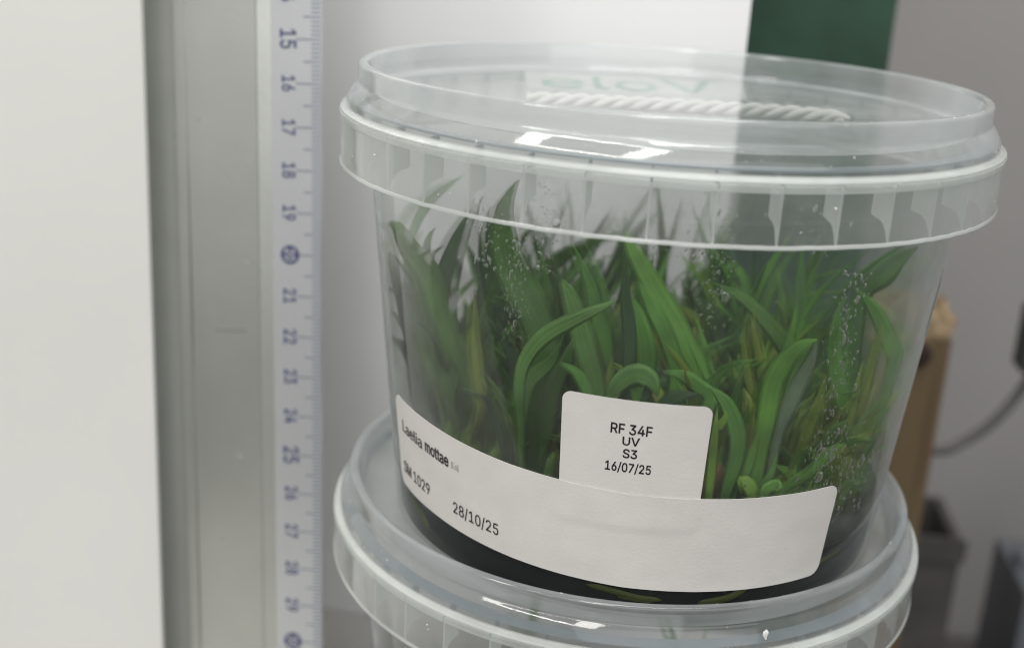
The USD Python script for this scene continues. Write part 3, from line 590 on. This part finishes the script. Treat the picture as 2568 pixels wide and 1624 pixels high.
# crumbs of white plastic on the lower lid
def crumb(label, th, rr, z, s):
    o = LOWER; a = math.radians(th)
    c = trimesh.creation.icosphere(1, 1.0); v = c.vertices.copy(); v *= np.array([.5, .35, 1.0]) * (0.6 + .8 * meshkit.noise(v * 1.7 + th, 2))[:, None] * s
    t = thing('white_crumb', label, 'crumb', (o[0] + rr * math.sin(a), o[1] - rr * math.cos(a), o[2] + z))
    part(t, 'flake', (v + t[1], c.faces), 'crumb', False)
crumb('larger white crumb stuck on the shoulder of the lower lid, right of centre', 26.5, .0632, .0140, .0010)
crumb('thin white crumb on the ridge of the lower lid, below the name label', 4.0, .0641, .0108, .0010)
crumb('tiny white crumb on the shoulder of the lower lid, between two bigger crumbs', 20.0, .0636, .0118, .0006)

# ------------------------------------------------------------------ ruler (leans 5 degrees)
R0 = np.array([-.0792, .0287, .0181]); RD = np.array([.0345, -.0885, -1.0]); RD /= np.linalg.norm(RD)
RW = np.array([-1.0, 0, 0]); RW = RW - RD * (RW @ RD); RW /= np.linalg.norm(RW)          # towards the ruler's left
RN = np.cross(RD, RW); RN = RN if RN[1] < 0 else -RN                                      # towards the viewer
S1 = 0.1795                                                                           # foot of the ruler on the table
def rpt(u, s, n): return R0 + RW * u + RD * s + RN * n
def rbox(u0, u1, s0, s1, n0, n1):
    b = trimesh.creation.box((1, 1, 1)); v = b.vertices + .5
    return np.stack([rpt(u0 + (u1 - u0) * a, s0 + (s1 - s0) * b_, n0 + (n1 - n0) * c_) for a, b_, c_ in v]), b.faces
def rprism(prof, s0=-.12, s1=S1):
    g = trimesh.creation.extrude_polygon(SP(prof), 1.0, engine='earcut'); v = g.vertices
    return np.stack([rpt(a * mm, s0 + (s1 - s0) * c_, b_ * mm) for a, b_, c_ in v]), g.faces
rl = thing('ruler', 'wide grey aluminium ruler with a blue numbered scale standing upright left of the tubs', 'ruler', rpt(.02, S1, 0))
part(rl, 'body', rprism([(12.0, -3), (12.0, 0), (15.2, 0.35), (15.6, 0.05), (32.2, 0.0), (32.6, .5), (35.0, .5), (35.4, -3.0)]), 'aluminium', 20)
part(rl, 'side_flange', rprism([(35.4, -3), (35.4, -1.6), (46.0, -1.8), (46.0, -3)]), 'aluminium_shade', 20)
sc_p = part(rl, 'scale_strip', rprism([(0, -.6), (0, -.25), (.3, 0), (12.0, 0.02), (12.0, -.6)]), 'scale_plastic', 20)
def rtext(text, s, u, h, lift, m='scale_ink', width=None, name='number'):
    g = meshkit.text_mesh(text, h, .00004, True); v = g.vertices.copy()
    v[:, 0] -= (v[:, 0].max() + v[:, 0].min()) / 2; v[:, 1] -= (v[:, 1].max() + v[:, 1].min()) / 2
    if width: v[:, 0] *= width / (v[:, 0].max() - v[:, 0].min())
    part(sc_p, name, (np.stack([rpt(u - y, s + x, lift + z) for x, y, z in v]), g.faces), m, False)
for cm in range(13, 33):
    s = (cm - 15) * .01
    if cm in (20, 30):
        cy = trimesh.creation.cylinder(.0023, .00004, sections=32); part(sc_p, 'number_disc', (np.stack([rpt(.0078 + x, s + y, .00008 + z) for x, y, z in cy.vertices]), cy.faces), 'scale_ink', False)
        rtext(str(cm), s, .0078, .0024, .00013, 'scale_plastic', .0030)
    else:
        big = cm in (15, 25)
        rtext(str(cm), s, .0079, .0037 if big else .0030, .00006, width=.0044 if big else .0036)
    for k in range(10):
        w = .0062 if k == 0 else .0043 if k == 5 else .0024
        part(sc_p, 'tick', rbox(.0003, w, s + k * .001 - .00014, s + k * .001 + .00014, .00003, .00007), 'tick_ink', False)
part(rl, 'scratch', rbox(.0190, .0268, .0689, .0698, .00002, .0001), 'scuff', False, 'dark scratch across the face')
for u, s, du, ds in ((.0226, .0335, .0011, .0006), (.0205, .1010, .0012, .0007), (.0290, .0190, .0012, .0003), (.0352, .0230, .0007, .0004), (.0180, .0520, .0006, .0010), (.0255, .1235, .0013, .0003), (.0214, .0880, .0004, .0004)):
    part(rl, 'scratch', rbox(u, u + du, s, s + ds, .00002, .00007), 'faint_scuff', False)

# ------------------------------------------------------------------ boards, post, things behind
b = thing('white_board', 'white board filling the left edge beside the ruler', 'board', rpt(.14, S1, .006))
part(b, 'face', rbox(.0384, .26, -.12, S1, .0088, .0105), 'white_board', False)
b = thing('white_backdrop', 'tall white backdrop board standing behind the tubs', 'board', (-.1, .083, TABLE_Z))
part(b, 'face', box(-.30, .0192, .0800, .0860, TABLE_Z, .16), 'backdrop', False)
g = thing('green_panel', 'dark green upright panel between the white backdrop and the grey wall', 'panel', (.05, .203, BENCH_Z))
part(g, 'board', box(.0100, .0757, .200, .212, BENCH_Z, .17), 'green_paint', False)
# wooden stake
w = thing('wooden_stake', 'light brown square wooden stake with a splintered top behind the tubs at right', 'stake', (.095, .21, BENCH_Z))
def stake_mesh(z0, z1, x0=.078, x1=.112, y0=.195, y1=.225):
    m = box(-.5, .5, -.5, .5, 0, 1); v = m.vertices.copy(); a = .28
    X, Y = v[:, 0] * .0325, v[:, 1] * .024
    return np.stack([.0952 + X * math.cos(a) - Y * math.sin(a), .21 + X * math.sin(a) + Y * math.cos(a), z0 + v[:, 2] * (z1 - z0)], -1), m.faces
part(w, 'shaft', stake_mesh(BENCH_Z, -.0925), 'wood', False)
tv, tf = stake_mesh(-.0924, -.0765)
sub = trimesh.Trimesh(tv, tf).subdivide_to_size(.004); v = sub.vertices.copy()
k = np.clip((v[:, 2] + .0924) / .0159, 0, 1); v[:, 2] -= k * (meshkit.noise(v * [160, 160, 0], 4) * .012); v[:, :2] += (meshkit.noise(v * 200, 9)[:, None] - .5) * .004
part(w, 'splintered_top', (v, sub.faces), 'raw_wood', False)
kn = trimesh.creation.icosphere(2, 1.0); part(w, 'dark_hole', (kn.vertices * [.005, .0025, .005] + [.1015, .1975, -.0975], kn.faces), 'knot', True)
# cable and its plug at the right edge
c = thing('grey_cable', 'dark cable sagging down to the left in front of the grey wall at right', 'cable', (.14, .25, -.14))
part(c, 'cord', tube(spline([(.168, .25, -.095), (.1585, .25, -.122), (.1495, .25, -.139), (.139, .25, -.150), (.127, .25, -.1565), (.10, .26, -.160), (.06, .27, -.162)], 40), .0022, 10), 'cable', True)
pg = thing('black_plug', 'black blurred plug at the right edge above the cable', 'plug', (.158, .25, -.105))
part(pg, 'body', box(.1535, .185, .243, .258, -.116, -.090), 'plug', False)
k = thing('dark_crate', 'dark crate low at the right behind the lower tub', 'crate', (.14, .34, BENCH_Z))
for nm, bx in (('front_wall', (.100, .160, .300, .304, BENCH_Z, -.222)), ('rear_wall', (.100, .160, .346, .350, BENCH_Z, -.222)), ('side_wall', (.100, .104, .3042, .3458, BENCH_Z, -.222)), ('side_wall', (.156, .160, .3042, .3458, BENCH_Z, -.222)), ('floor', (.1042, .1558, .3042, .3458, BENCH_Z + .001, BENCH_Z + .004)), ('rim', (.0985, .1615, .2975, .2998, -.232, -.2205))):
    part(k, nm, box(*bx), 'dark_crate', False)
b = thing('pale_packet', 'pale bluish packet low at the right edge of the picture', 'packet', (.21, .33, BENCH_Z))
bm = box(.1935, .25, .300, .36, BENCH_Z, -.246); part(b, 'body', bm, 'pale_packet', False)
part(b, 'folded_top', box(.1955, .248, .324, .336, -.246, -.239), 'pale_packet', False)
